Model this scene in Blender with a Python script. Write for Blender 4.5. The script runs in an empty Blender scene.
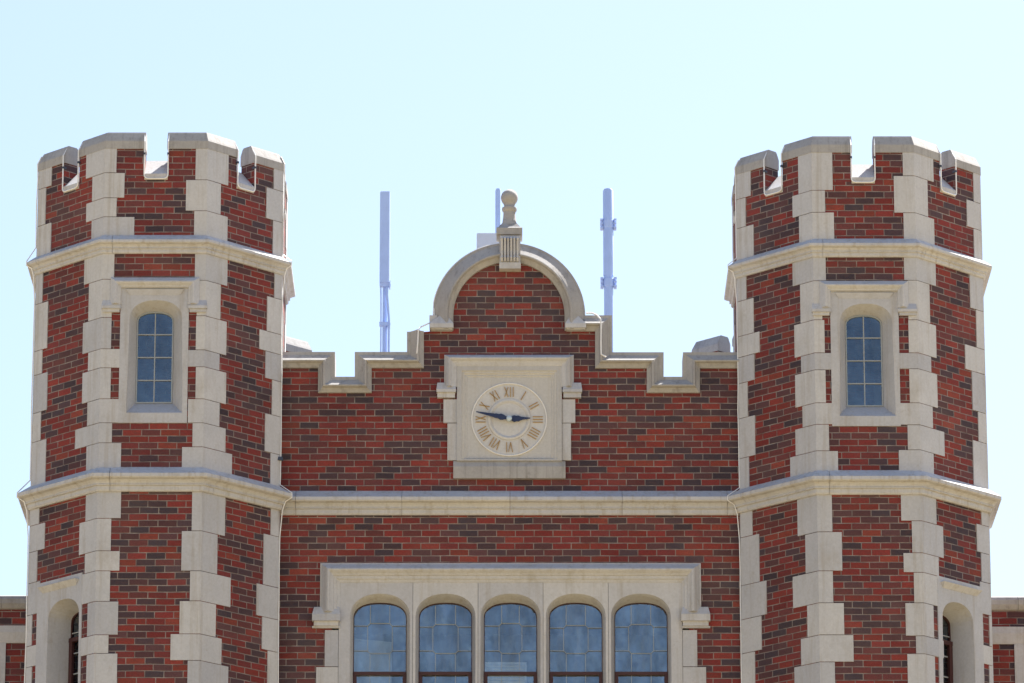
import bpy, math, random
from mathutils import Vector, geometry
random.seed(7)
R = math.radians
scene = bpy.context.scene
COL = scene.collection

# ------------------------------------------------------------------ camera
D, CZ, TH, FPX, PU, PV = 57.0, 1.7, R(16.3), 5400.0, 509.5, 341.5
cd = bpy.data.cameras.new('camera'); cam = bpy.data.objects.new('camera', cd); COL.objects.link(cam)
cam.location = (0, -D, CZ); cam.rotation_euler = (R(90) + TH, 0, 0)
cd.sensor_width = 36; cd.lens = FPX / 1024 * 36; cd.clip_end = 6000; cd.shift_x = 2.5 / 1024
scene.camera = cam
EYE = Vector((0, -D, CZ))

def hit(u, v, p0, n):
    """survey helper: where the sight line of a measured point meets a real wall plane"""
    d = Vector((0, math.cos(TH), math.sin(TH))) * FPX + Vector((1, 0, 0)) * (u - PU) - Vector((0, -math.sin(TH), math.cos(TH))) * (v - PV)
    k = (Vector(p0) - EYE).dot(Vector(n)) / d.dot(Vector(n))
    return EYE + d * k
def at(u, v, Y): return hit(u, v, (0, Y, 0), (0, 1, 0))
def wx(u, v=400, Y=0.0): return at(u, v, Y).x
def wz(v, Y=0.0): return at(PU, v, Y).z

# ------------------------------------------------------------------ materials
def new_mat(name):
    m = bpy.data.materials.new(name); m.use_nodes = True
    nt = m.node_tree; nt.nodes.clear()
    out = nt.nodes.new('ShaderNodeOutputMaterial')
    return m, nt, out
def nd(nt, t, **kw):
    n = nt.nodes.new(t)
    for k, v in kw.items(): setattr(n, k, v)
    return n
def mth(nt, op, a, b=None, c=None):
    n = nd(nt, 'ShaderNodeMath', operation=op)
    for i, x in enumerate((a, b, c)):
        if x is None: continue
        if isinstance(x, (int, float)): n.inputs[i].default_value = x
        else: nt.links.new(x, n.inputs[i])
    return n.outputs[0]
def mixc(nt, fac, a, b, mode='MIX'):
    n = nd(nt, 'ShaderNodeMix', data_type='RGBA', blend_type=mode)
    if isinstance(fac, (int, float)): n.inputs[0].default_value = fac
    else: nt.links.new(fac, n.inputs[0])
    for idx, x in ((6, a), (7, b)):
        if isinstance(x, tuple): n.inputs[idx].default_value = (*x, 1)
        else: nt.links.new(x, n.inputs[idx])
    return n.outputs[2]
def ramp(nt, fac, stops, interp='LINEAR'):
    n = nd(nt, 'ShaderNodeValToRGB'); n.color_ramp.interpolation = interp
    e = n.color_ramp.elements
    while len(e) < len(stops): e.new(0.5)
    for i, (p, c) in enumerate(stops):
        e[i].position = p; e[i].color = (*c, 1) if len(c) == 3 else c
    nt.links.new(fac, n.inputs[0]); return n.outputs[0]
def noise(nt, vec, scale, detail=4, rough=0.55):
    n = nd(nt, 'ShaderNodeTexNoise'); n.inputs['Scale'].default_value = scale
    n.inputs['Detail'].default_value = detail; n.inputs['Roughness'].default_value = rough
    nt.links.new(vec, n.inputs['Vector']); return n.outputs[0]
def mapping(nt, vec, scale):
    n = nd(nt, 'ShaderNodeMapping'); n.inputs['Scale'].default_value = scale
    nt.links.new(vec, n.inputs['Vector']); return n.outputs[0]
def bump(nt, h, strength, dist):
    n = nd(nt, 'ShaderNodeBump'); n.inputs['Strength'].default_value = strength; n.inputs['Distance'].default_value = dist
    nt.links.new(h, n.inputs['Height']); return n.outputs[0]
def finish(nt, out, color, rough, normal=None, metal=0.0, spec=0.4):
    b = nd(nt, 'ShaderNodeBsdfPrincipled')
    if isinstance(color, tuple): b.inputs['Base Color'].default_value = (*color, 1)
    else: nt.links.new(color, b.inputs['Base Color'])
    if isinstance(rough, (int, float)): b.inputs['Roughness'].default_value = rough
    else: nt.links.new(rough, b.inputs['Roughness'])
    b.inputs['Metallic'].default_value = metal; b.inputs['Specular IOR Level'].default_value = spec
    if normal is not None: nt.links.new(normal, b.inputs['Normal'])
    nt.links.new(b.outputs[0], out.inputs[0]); return b

BL, BH = 0.2045, 0.0718          # brick pitch
def brick_mat():
    m, nt, out = new_mat('red_brick')
    uv = nd(nt, 'ShaderNodeUVMap'); uv.uv_map = 'UVMap'
    sp = nd(nt, 'ShaderNodeSeparateXYZ'); nt.links.new(uv.outputs[0], sp.inputs[0])
    wob = noise(nt, uv.outputs[0], 3.0, 2)
    wv = mth(nt, 'MULTIPLY', mth(nt, 'SUBTRACT', wob, 0.5), 0.012)
    zr = mth(nt, 'DIVIDE', mth(nt, 'ADD', sp.outputs[1], wv), BH)
    row = mth(nt, 'FLOOR', zr); fz = mth(nt, 'FRACT', zr)
    cr = nd(nt, 'ShaderNodeCombineXYZ'); nt.links.new(row, cr.inputs[0]); cr.inputs[1].default_value = 3.7
    wnr = nd(nt, 'ShaderNodeTexWhiteNoise', noise_dimensions='2D'); nt.links.new(cr.outputs[0], wnr.inputs['Vector'])
    shift = mth(nt, 'ADD', mth(nt, 'MULTIPLY', mth(nt, 'MODULO', row, 2.0), 0.5), mth(nt, 'MULTIPLY', wnr.outputs[0], 0.16))
    ur = mth(nt, 'ADD', mth(nt, 'DIVIDE', sp.outputs[0], BL), shift)
    colm = mth(nt, 'FLOOR', ur); fu = mth(nt, 'FRACT', ur)
    cc = nd(nt, 'ShaderNodeCombineXYZ'); nt.links.new(colm, cc.inputs[0]); nt.links.new(row, cc.inputs[1])
    wn = nd(nt, 'ShaderNodeTexWhiteNoise', noise_dimensions='2D'); nt.links.new(cc.outputs[0], wn.inputs['Vector'])
    cc2 = nd(nt, 'ShaderNodeVectorMath', operation='ADD'); nt.links.new(cc.outputs[0], cc2.inputs[0]); cc2.inputs[1].default_value = (51.3, 17.9, 0)
    wn2 = nd(nt, 'ShaderNodeTexWhiteNoise', noise_dimensions='2D'); nt.links.new(cc2.outputs[0], wn2.inputs['Vector'])
    base = ramp(nt, wn.outputs[0], [(0.0, (0.052, 0.040, 0.052)), (0.10, (0.066, 0.043, 0.053)), (0.22, (0.088, 0.043, 0.049)),
                                    (0.36, (0.120, 0.039, 0.041)), (0.50, (0.152, 0.034, 0.035)), (0.64, (0.178, 0.033, 0.032)),
                                    (0.82, (0.194, 0.037, 0.032)), (0.93, (0.205, 0.046, 0.035))], 'CONSTANT')
    var = mth(nt, 'ADD', mth(nt, 'MULTIPLY', wn2.outputs[0], 0.36), 0.91)
    vv = nd(nt, 'ShaderNodeCombineXYZ')
    for i in range(3): nt.links.new(var, vv.inputs[i])
    base = mixc(nt, 1.0, base, vv.outputs[0], 'MULTIPLY')
    gr = noise(nt, uv.outputs[0], 55, 4, 0.7)
    base = mixc(nt, 0.55, base, ramp(nt, gr, [(0.25, (0.45, 0.48, 0.5)), (0.75, (1.4, 1.3, 1.3))]), 'MULTIPLY')
    blot = noise(nt, mapping(nt, uv.outputs[0], (9, 20, 1)), 1.6, 3, 0.6)
    base = mixc(nt, ramp(nt, blot, [(.45, (0, 0, 0)), (.75, (.5, .5, .5))]), base, (0.095, 0.048, 0.046))
    # limey bloom in broad patches of the brickwork
    bl = ramp(nt, noise(nt, uv.outputs[0], 1.3, 5, 0.6), [(0.5, (0, 0, 0)), (0.78, (0.16, 0.16, 0.16))])
    base = mixc(nt, bl, base, (0.22, 0.18, 0.165))
    du = mth(nt, 'MULTIPLY', mth(nt, 'MINIMUM', fu, mth(nt, 'SUBTRACT', 1.0, fu)), BL)
    dz = mth(nt, 'MULTIPLY', mth(nt, 'MINIMUM', fz, mth(nt, 'SUBTRACT', 1.0, fz)), BH)
    dm = mth(nt, 'MINIMUM', du, dz)
    mr = nd(nt, 'ShaderNodeMapRange'); mr.inputs['From Min'].default_value = 0.0028; mr.inputs['From Max'].default_value = 0.0066
    nt.links.new(dm, mr.inputs['Value'])
    mort = mixc(nt, ramp(nt, noise(nt, uv.outputs[0], 7, 4), [(.3, (0, 0, 0)), (.7, (1, 1, 1))]), (0.14, 0.108, 0.102), (0.32, 0.285, 0.27))
    smear = ramp(nt, noise(nt, uv.outputs[0], 4.5, 5, 0.65), [(.42, (0, 0, 0)), (.72, (.55, .55, .55))])   # dirt over the joints
    col = mixc(nt, mth(nt, 'MAXIMUM', mr.outputs[0], smear), mort, base)
    col = mixc(nt, 1.0, col, ramp(nt, noise(nt, uv.outputs[0], .7, 4, .6), [(.3, (.86, .87, .9)), (.7, (1.12, 1.1, 1.08))]), 'MULTIPLY')
    h = mth(nt, 'ADD', mr.outputs[0], mth(nt, 'MULTIPLY', gr, 0.4))

    finish(nt, out, col, 0.88, bump(nt, h, 0.6, 0.006), spec=0.2)
    return m
def stone_mat(name, a, b, stain, stain_amt, lo=0.86, hi=1.08):
    m, nt, out = new_mat(name)
    tc = nd(nt, 'ShaderNodeTexCoord'); v = tc.outputs['Object']
    geo = nd(nt, 'ShaderNodeNewGeometry')
    big = noise(nt, v, 2.2, 5, 0.6)
    col = mixc(nt, ramp(nt, big, [(0.3, (0, 0, 0)), (0.7, (1, 1, 1))]), a, b)
    isl = ramp(nt, geo.outputs['Random Per Island'], [(0, (lo, lo, lo + .02)), (0.5, (1, 0.99, 0.98)), (1, (hi, hi - .02, hi - .06))])
    col = mixc(nt, 1.0, col, isl, 'MULTIPLY')
    fine = noise(nt, v, 38, 5, 0.65)
    col = mixc(nt, 0.5, col, ramp(nt, fine, [(0.25, (0.78, 0.77, 0.75)), (0.7, (1.08, 1.08, 1.07))]), 'MULTIPLY')
    streak = noise(nt, mapping(nt, v, (9, 9, 0.55)), 1.6, 5, 0.65)
    sf = ramp(nt, streak, [(0.52, (0, 0, 0)), (0.80, (stain_amt,) * 3)])
    col = mixc(nt, sf, col, stain)
    grime = ramp(nt, noise(nt, mapping(nt, v, (1.4, 1.4, .8)), 1.9, 7, 0.72), [(0.55, (0, 0, 0)), (0.80, (stain_amt * .8,) * 3)])
    col = mixc(nt, grime, col, tuple(x * .9 + .02 for x in stain))
    pit = ramp(nt, noise(nt, v, 7, 6, 0.7), [(0.60, (0, 0, 0)), (0.78, (stain_amt * 0.8,) * 3)])
    col = mixc(nt, pit, col, stain)
    finish(nt, out, col, 0.85, bump(nt, fine, 0.35, 0.004), spec=0.25)
    return m
BRICK = brick_mat()
STONE = stone_mat('limestone', (0.44, 0.453, 0.50), (0.50, 0.511, 0.555), (0.29, 0.25, 0.20), 0.62)
COURSESTONE = stone_mat('moulded_limestone', (0.44, 0.453, 0.50), (0.50, 0.511, 0.555), (0.27, 0.22, 0.16), 0.75, .96, 1.03)
CAPSTONE = stone_mat('weathered_limestone', (0.31, 0.31, 0.33), (0.39, 0.39, 0.405), (0.16, 0.15, 0.14), 0.75)
def plain(name, col, rough=0.5, metal=0.0, var=0.15, sc=9):
    m, nt, out = new_mat(name)
    tc = nd(nt, 'ShaderNodeTexCoord')
    n = noise(nt, tc.outputs['Object'], sc, 4)
    c = mixc(nt, n, tuple(x * (1 - var) for x in col), tuple(x * (1 + var) for x in col))
    finish(nt, out, c, rough, None, metal); return m
GOLD = plain('ochre_numeral_stone', (0.36, 0.23, 0.10), 0.8)
DIALSTONE = stone_mat('dial_limestone', (0.43, 0.435, 0.46), (0.47, 0.475, 0.495), (0.34, 0.27, 0.18), 0.35)
WHITESTONE = plain('white_dial_ring', (0.66, 0.66, 0.67), 0.7)
NAVY = plain('navy_painted_metal', (0.016, 0.028, 0.085), 0.5)
HUB = plain('pale_metal_boss', (0.45, 0.55, 0.65), 0.35)
WOOD = plain('oxblood_painted_wood', (0.055, 0.018, 0.018), 0.5)
LEAD = plain('grey_lead_came', (0.30, 0.33, 0.36), 0.55)
MUNTIN = plain('pale_grey_glazing_bar', (0.30, 0.32, 0.35), 0.5)
CABLE = plain('aluminium_cable', (0.74, 0.75, 0.78), 0.5, 0.1)
CLAMP = plain('dark_cable_clamp', (0.05, 0.06, 0.09), 0.5)
AERIAL = plain('pale_blue_aerial_paint', (0.41, 0.55, 0.90), 0.5, 0, 0.08)
CABINET = plain('pale_grey_cabinet_paint', (0.55, 0.61, 0.74), 0.5, 0, 0.05)
ROOFM = plain('grey_roof_felt', (0.20, 0.19, 0.18), 0.9)
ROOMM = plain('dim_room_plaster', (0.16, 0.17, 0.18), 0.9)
REFLWHITE = plain('white_reflection_standin', (0.8, 0.8, 0.78), 0.6)  # white of the added block that stands in for a reflection
def glass_mat(name, f0, f1, d1_):
    m, nt, out = new_mat(name)
    tc = nd(nt, 'ShaderNodeTexCoord'); geo = nd(nt, 'ShaderNodeNewGeometry')
    w = noise(nt, mapping(nt, tc.outputs['Object'], (3.0, 3.0, 1.6)), 2.2, 3, 0.5)
    w2 = noise(nt, tc.outputs['Object'], 26, 2, 0.5)
    h = mth(nt, 'ADD', w, mth(nt, 'MULTIPLY', w2, 0.05))
    bmp = bump(nt, h, 0.16, 0.05)
    gl = nd(nt, 'ShaderNodeBsdfGlossy'); gl.inputs['Roughness'].default_value = 0.03
    gl.inputs['Color'].default_value = (0.78, 0.88, 1.0, 1)
    nt.links.new(bmp, gl.inputs['Normal'])
    tr = nd(nt, 'ShaderNodeBsdfTransparent'); tr.inputs['Color'].default_value = (0.60, 0.68, 0.74, 1)
    fac = ramp(nt, noise(nt, mapping(nt, tc.outputs['Object'], (5, 5, 2.2)), 1.5, 4, .6), [(.3, (f0,) * 3), (.7, (f1,) * 3)])
    mx = nd(nt, 'ShaderNodeMixShader'); nt.links.new(fac, mx.inputs[0])
    nt.links.new(tr.outputs[0], mx.inputs[1]); nt.links.new(gl.outputs[0], mx.inputs[2])
    df = nd(nt, 'ShaderNodeBsdfDiffuse'); df.inputs['Color'].default_value = (.34, .36, .37, 1)      # dust and rain marks
    d1 = noise(nt, mapping(nt, tc.outputs['Object'], (16, 16, 1.3)), 1.5, 5, .65)
    dust = ramp(nt, d1, [(.40, (.0, .0, .0)), (.75, (d1_,) * 3)])
    m2 = nd(nt, 'ShaderNodeMixShader'); nt.links.new(dust, m2.inputs[0])
    nt.links.new(mx.outputs[0], m2.inputs[1]); nt.links.new(df.outputs[0], m2.inputs[2])
    nt.links.new(m2.outputs[0], out.inputs[0]); return m
GLASS = glass_mat('old_window_glass', .15, .29, .13)
DARKGLASS = glass_mat('dim_window_glass', .13, .19, .05)

# ------------------------------------------------------------------ mesh helpers
BASE = {}
class MB:
    def __init__(s): s.v = []; s.f = []; s.uv = {}
    def face(s, pts, uv=None):
        i0 = len(s.v); s.v += [Vector(p) for p in pts]; s.f.append(list(range(i0, i0 + len(pts))))
        if uv: s.uv[len(s.f) - 1] = uv
    def grid(s, rows, closed=False):
        """rows of points joined by shared quads"""
        n = len(rows[0]); i0 = len(s.v)
        for r in rows: s.v += [Vector(p) for p in r]
        m = n if closed else n - 1
        for a in range(len(rows) - 1):
            for b in range(m):
                c = (b + 1) % n
                s.f.append([i0 + a * n + b, i0 + a * n + c, i0 + (a + 1) * n + c, i0 + (a + 1) * n + b])
        return i0, n
    def poly(s, idx): s.f.append(list(idx))
    def prism(s, ring0, ring1):
        i0, n = s.grid([ring0, ring1], True)
        s.f.append([i0 + k for k in range(n)][::-1]); s.f.append([i0 + n + k for k in range(n)])
    def box(s, fr, s0, s1, z0, z1, p0, p1):
        q = [(s0, z0), (s1, z0), (s1, z1), (s0, z1)]
        s.prism([fr(a, b, p0) for a, b in q], [fr(a, b, p1) for a, b in q])
    def tube(s, pts, r, n=6):
        pts = [Vector(p) for p in pts]; rows = []; ref = None
        for i, p in enumerate(pts):
            t = (pts[min(i + 1, len(pts) - 1)] - pts[max(i - 1, 0)]).normalized()
            if ref is None: ref = t.orthogonal().normalized()
            ref = (ref - t * ref.dot(t))
            ref = ref.normalized() if ref.length > 1e-4 else t.orthogonal().normalized()
            b = t.cross(ref)
            rows.append([p + (ref * math.cos(2 * math.pi * k / n) + b * math.sin(2 * math.pi * k / n)) * r for k in range(n)])
        i0, _ = s.grid(rows, True)
        s.f.append([i0 + k for k in range(n)][::-1]); e = i0 + (len(rows) - 1) * n; s.f.append([e + k for k in range(n)])
    def lathe(s, c, prof, n=24, rot=0.0, axis='Z'):
        rows = []
        for r, h in prof:
            rows.append([Vector(c) + (Vector((r * math.cos(a), r * math.sin(a), h)) if axis == 'Z' else Vector((r * math.cos(a), -h, r * math.sin(a))))
                         for a in [rot + 2 * math.pi * k / n for k in range(n)]])
        i0, _ = s.grid(rows, True)
        s.f.append([i0 + k for k in range(n)][::-1]); e = i0 + (len(rows) - 1) * n; s.f.append([e + k for k in range(n)])
    def plate(s, fr, outer, holes=(), p=0.0, th=0.05, uvoff=None, back=False):
        loops = [[Vector((a, b, 0)) for a, b in outer]] + [[Vector((a, b, 0)) for a, b in h] for h in holes]
        flat = [q for l in loops for q in l]; n = len(flat)
        fi = len(s.v); s.v += [fr(q.x, q.y, p) for q in flat]
        if th: bi = len(s.v); s.v += [fr(q.x, q.y, p - th) for q in flat]
        def add(idx, uv):
            s.f.append(list(idx))
            if uvoff is not None: s.uv[len(s.f) - 1] = uv
        tris = geometry.tessellate_polygon(loops)
        for base, flip in ((fi, False),) + (((bi, True),) if back and th else ()):
            for t in tris:
                q = [flat[k] for k in t]; t = list(t)
                ar = (q[1] - q[0]).cross(q[2] - q[0]).z
                if (ar < 0) != flip: t = t[::-1]
                add([base + k for k in t], [(flat[k].x + (uvoff or 0), flat[k].y) for k in t])
        if th:
            o = 0
            for l in loops:
                for k in range(len(l)):
                    k2 = (k + 1) % len(l); a, b = l[k], l[k2]; u = uvoff or 0
                    if abs(a.x - b.x) > abs(a.y - b.y): uv = [(a.x + u, a.y), (b.x + u, b.y), (b.x + u, b.y - th), (a.x + u, a.y - th)]
                    else: uv = [(a.x + u, a.y), (b.x + u, b.y), (b.x + u + th, b.y), (a.x + u + th, a.y)]
                    add([fi + o + k, fi + o + k2, bi + o + k2, bi + o + k], uv)
                o += len(l)
    def sweep(s, fr, path, prof, cap=True):
        """moulding along a path in the wall plane; prof = (distance inward to the right of travel, proud)"""
        n = len(path); P = [Vector((a, b)) for a, b in path]; rows = []
        for i in range(n):
            d0 = (P[i] - P[i - 1]).normalized() if i else (P[1] - P[0]).normalized()
            d1 = (P[i + 1] - P[i]).normalized() if i < n - 1 else d0
            n0 = Vector((d0.y, -d0.x)); n1 = Vector((d1.y, -d1.x))
            m = (n0 + n1); m = m / max(m.dot(n0), 1e-3)
            rows.append([fr(P[i].x + m.x * d, P[i].y + m.y * d, p) for d, p in prof])
        i0, k = s.grid(rows)
        if cap:
            s.f.append([i0 + j for j in range(k)][::-1]); e = i0 + (n - 1) * k; s.f.append([e + j for j in range(k)])
    def build(s, name, mat, parent=None, smooth=None):
        base = BASE[parent.name] if parent is not None else Vector((0, 0, 0))
        me = bpy.data.meshes.new(name)
        me.from_pydata([tuple(v - base) for v in s.v], [], s.f)
        if s.uv:
            ul = me.uv_layers.new(name='UVMap')
            for pi, poly in enumerate(me.polygons):
                if pi in s.uv:
                    for li, c in zip(poly.loop_indices, s.uv[pi]): ul.data[li].uv = c
        me.materials.append(mat)
        if smooth:
            for pl in me.polygons: pl.use_smooth = True
            me.set_sharp_from_angle(angle=R(smooth))
        o = bpy.data.objects.new(name, me); COL.objects.link(o)
        if parent is not None: o.parent = parent; BASE[o.name] = base
        return o
def thing(name, label, cat, loc, group=None):
    o = bpy.data.objects.new(name, None); COL.objects.link(o); o.location = loc
    o.empty_display_size = 0.3
    BASE[o.name] = Vector(loc); tag(o, label, cat, group); return o
def tag(o, label, cat, group=None):
    o['label'] = label; o['category'] = cat
    if group: o['group'] = group
    return o
class Frame:
    def __init__(s, O, t, n): s.O = Vector(O); s.t = Vector(t); s.n = Vector(n)
    def __call__(s, a, z, p=0.0): return s.O + s.t * a + s.n * p + Vector((0, 0, z))
    def loc(s, u, v, p=0.0):
        q = hit(u, v, s.O + s.n * p, s.n); return ((q - s.O).dot(s.t), q.z)
WF = Frame((0, 0, 0), (1, 0, 0), (0, -1, 0))      # front wall

def arch(cx, hw, zs, ztop, zb, n=14, ex=2.25, hwb=None):
    """closed outline: bottom left, up, over a flattened arch, bottom right"""
    hwb = hwb or hw
    pts = [(cx - hwb, zb)]
    for k in range(n + 1):
        a = math.pi - math.pi * k / n
        c, si = math.cos(a), math.sin(a)
        pts.append((cx + hw * math.copysign(abs(c) ** (2 / ex), c), zs + (ztop - zs) * abs(si) ** (2 / ex)))
    pts.append((cx + hwb, zb)); return pts

# ------------------------------------------------------------------ turrets
YC = 0.374; YF = -1.0
aL = (wx(33, 400, YC - 0.4), wx(282.8, 400, YC - 0.4))
APO = (aL[1] - aL[0]) / 2 - .024
YC = YF + APO
XL = (aL[0] + aL[1]) / 2
XR = (wx(736.3, 400, YC - 0.3) + wx(987, 400, YC - 0.3)) / 2
SIDE = 2 * APO * math.tan(R(22.5))
ZF = lambda v: wz(v, YF)
Z_U0, Z_U1 = ZF(254), ZF(235)            # upper course
Z_L0, Z_L1 = ZF(492), ZF(467)            # lower course
Z_SILL, Z_CAP0, Z_TOP = ZF(178), ZF(149), ZF(132.2)
NOTCH, PTH = 0.246, 0.20

class Oct:
    def __init__(s, X, Y, a=None):
        s.c = Vector((X, Y, 0)); s.a = a or APO; s.fr = []
        for j in range(8):
            f = R(-90 + 45 * j); n = Vector((math.cos(f), math.sin(f), 0)); t = Vector((-n.y, n.x, 0))
            s.fr.append(Frame(s.c + n * s.a, t, n))            # s = 0 at the middle of the face
    def corner(s, j, o=0.0):                                      # between face j and j+1
        f = R(-90 + 45 * j + 22.5); r = (s.a + o) / math.cos(R(22.5))
        return s.c + Vector((math.cos(f) * r, math.sin(f) * r, 0))

def corner_block(m, oc, j, w0, w1, z0, z1, o=0.009, i=-0.05):
    """stone wrapping corner j: w0 along face j, w1 along face j+1"""
    j1 = (j + 1) % 8; h = SIDE / 2; A, B = oc.fr[j % 8], oc.fr[j1]
    ring = lambda z: [A(h - w0, z, o), oc.corner(j, o) + Vector((0, 0, z)), B(-h + w1, z, o), B(-h + w1, z, i), oc.corner(j, i) + Vector((0, 0, z)), A(h - w0, z, i)]
    m.prism(ring(z0), ring(z1))

def ring_course(m, oc, prof, z0, jog):
    h = SIDE / 2; sj = -h + jog
    for j in range(8):
        A, B = oc.fr[j], oc.fr[(j + 1) % 8]
        rows = []
        for st in (0, 1, 2):
            row = []
            for o, z in prof:
                q = A(sj + .0022, z0 + z, o) if st == 0 else (oc.corner(j, o) + Vector((0, 0, z0 + z)) if st == 1 else B(sj - .0022, z0 + z, o))
                row.append(q)
            rows.append(row)
        i0, k = m.grid(rows); m.f.append([i0 + q for q in range(k)][::-1]); m.f.append([i0 + 2 * k + q for q in range(k)])
# corner tables: (v0, v1, left extent u, right extent u)
LQ = {
 7: [(148,173,87,116.6),(173,198,93,124.5),(198,217,87,116.6),(217,237,92.3,134.2),
     (252,279.5,85,114.3),(279.5,317.6,89.4,112),(317.6,349,83.5,111.3),(349,368,88.8,120),(368,399,83,110.7),(399,423,88,120),(423,443,76,112),(443,469,87,121),
     (490,518.5,86.4,121),(518.5,551,80,111),(551,571,85.5,119.5),(571,601.5,81,110),(601.5,635,88,118),(635,653.5,80.5,108.4),(653.5,690,87,117)],
 0: [(148,180,195.7,228),(180,211,186,220.3),(211,237,194.2,227),
     (252,280.5,195,227),(280.5,316,197,220),(316,350,196,226),(350,367,188,219),(367,399,195.7,225.6),(399,423,188,219),(423,447,192.5,225),(447,469,182,231.5),
     (490,531,192,224.7),(531,571,181.6,216.8),(571,601,190,230),(601,634,179.6,215.3),(634,660.5,170.5,221),(660.5,692,187.5,227.6)],
 6: [(167,190,0,52),(190,227,0,46),(227,256,0,51.3),(270,305,0,43),(305,352,0,47.8),(352,376,0,42.5),(376,414,0,47.5),(414,443,0,41),(443,487,0,46),
     (504,526.5,0,39.5),(526.5,553,0,45),(553,584,0,37.5),(584,616,0,40),(616,647,0,32.3),(647,668,0,40),(668,692,0,32)],
 1: [(165,192,273.4,0),(192,223,266,0),(223,256,272.5,0),(270,300,274,0),(300,335,266.6,0),(335,355,259,0),(355,382,265,0),(382,417,271.6,0),(417,455,264.6,0),(455,487,270,0),
     (504,537,270.4,0),(537,588,263,0),(588,620,256,0),(620,652.5,261.6,0),(652.5,690,267,0)]}
RQ = {
 7: [(152,190.5,798.7,832.4),(190.5,212.5,793,825),(212.5,239,799.6,834),
     (254,281,793,825.7),(281,320,800.8,822),(320,353,795,824.5),(353,370,801.6,833),(370,403,795.8,825.7),(403,424.5,803,833),(424.5,451,796,829),(451,472,790.8,838),
     (492,532,798,832),(532,571,806,842),(571,603,793.4,833),(603,635,808,844),(635,662,801.6,853.5),(662,692,795,835)],
 0: [(152,176,902.7,932.6),(176,213,894,927),(213,239,903.6,933.5),
     (254,280.5,904,935),(280.5,320,908,929),(320,353,908.6,935.5),(353,369,899,930.5),(369,403,909.5,936.7),(403,425,899,932),(425,450,907.7,943.7),(450,472,899,933),
     (492,521,901,935.5),(521,553,912,942.6),(553,572.5,903.6,938),(572.5,603,914,942.5),(603,636,905.6,933),(636,654,916,943),(654,692,907.7,934.5)],
 6: [(168.6,200,0,751),(200,229,0,746),(229,258,0,754),(272,302,0,746.6),(302,337,0,754),(337,358,0,760),(358,384,0,754.8),(384,419,0,748),(419,459,0,755.4),(459,489,0,749.5),
     (505,538,0,752.7),(538,586,0,759.7),(586,620,0,767),(620,654,0,762),(654,692,0,755.4)],
 1: [(168,204,973,0),(204,231,966.6,0),(231,258,973.6,0),(272,312,969.5,0),(312,350,976,0),(350,375,965,0),(375,414,972,0),(414,444,978,0),(444,487,973,0),
     (505,527,981,0),(527,555,976.5,0),(555,584,981,0),(584,616,980,0),(616,647,989,0),(647,666,980,0),(666,692,989,0)]}

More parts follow.
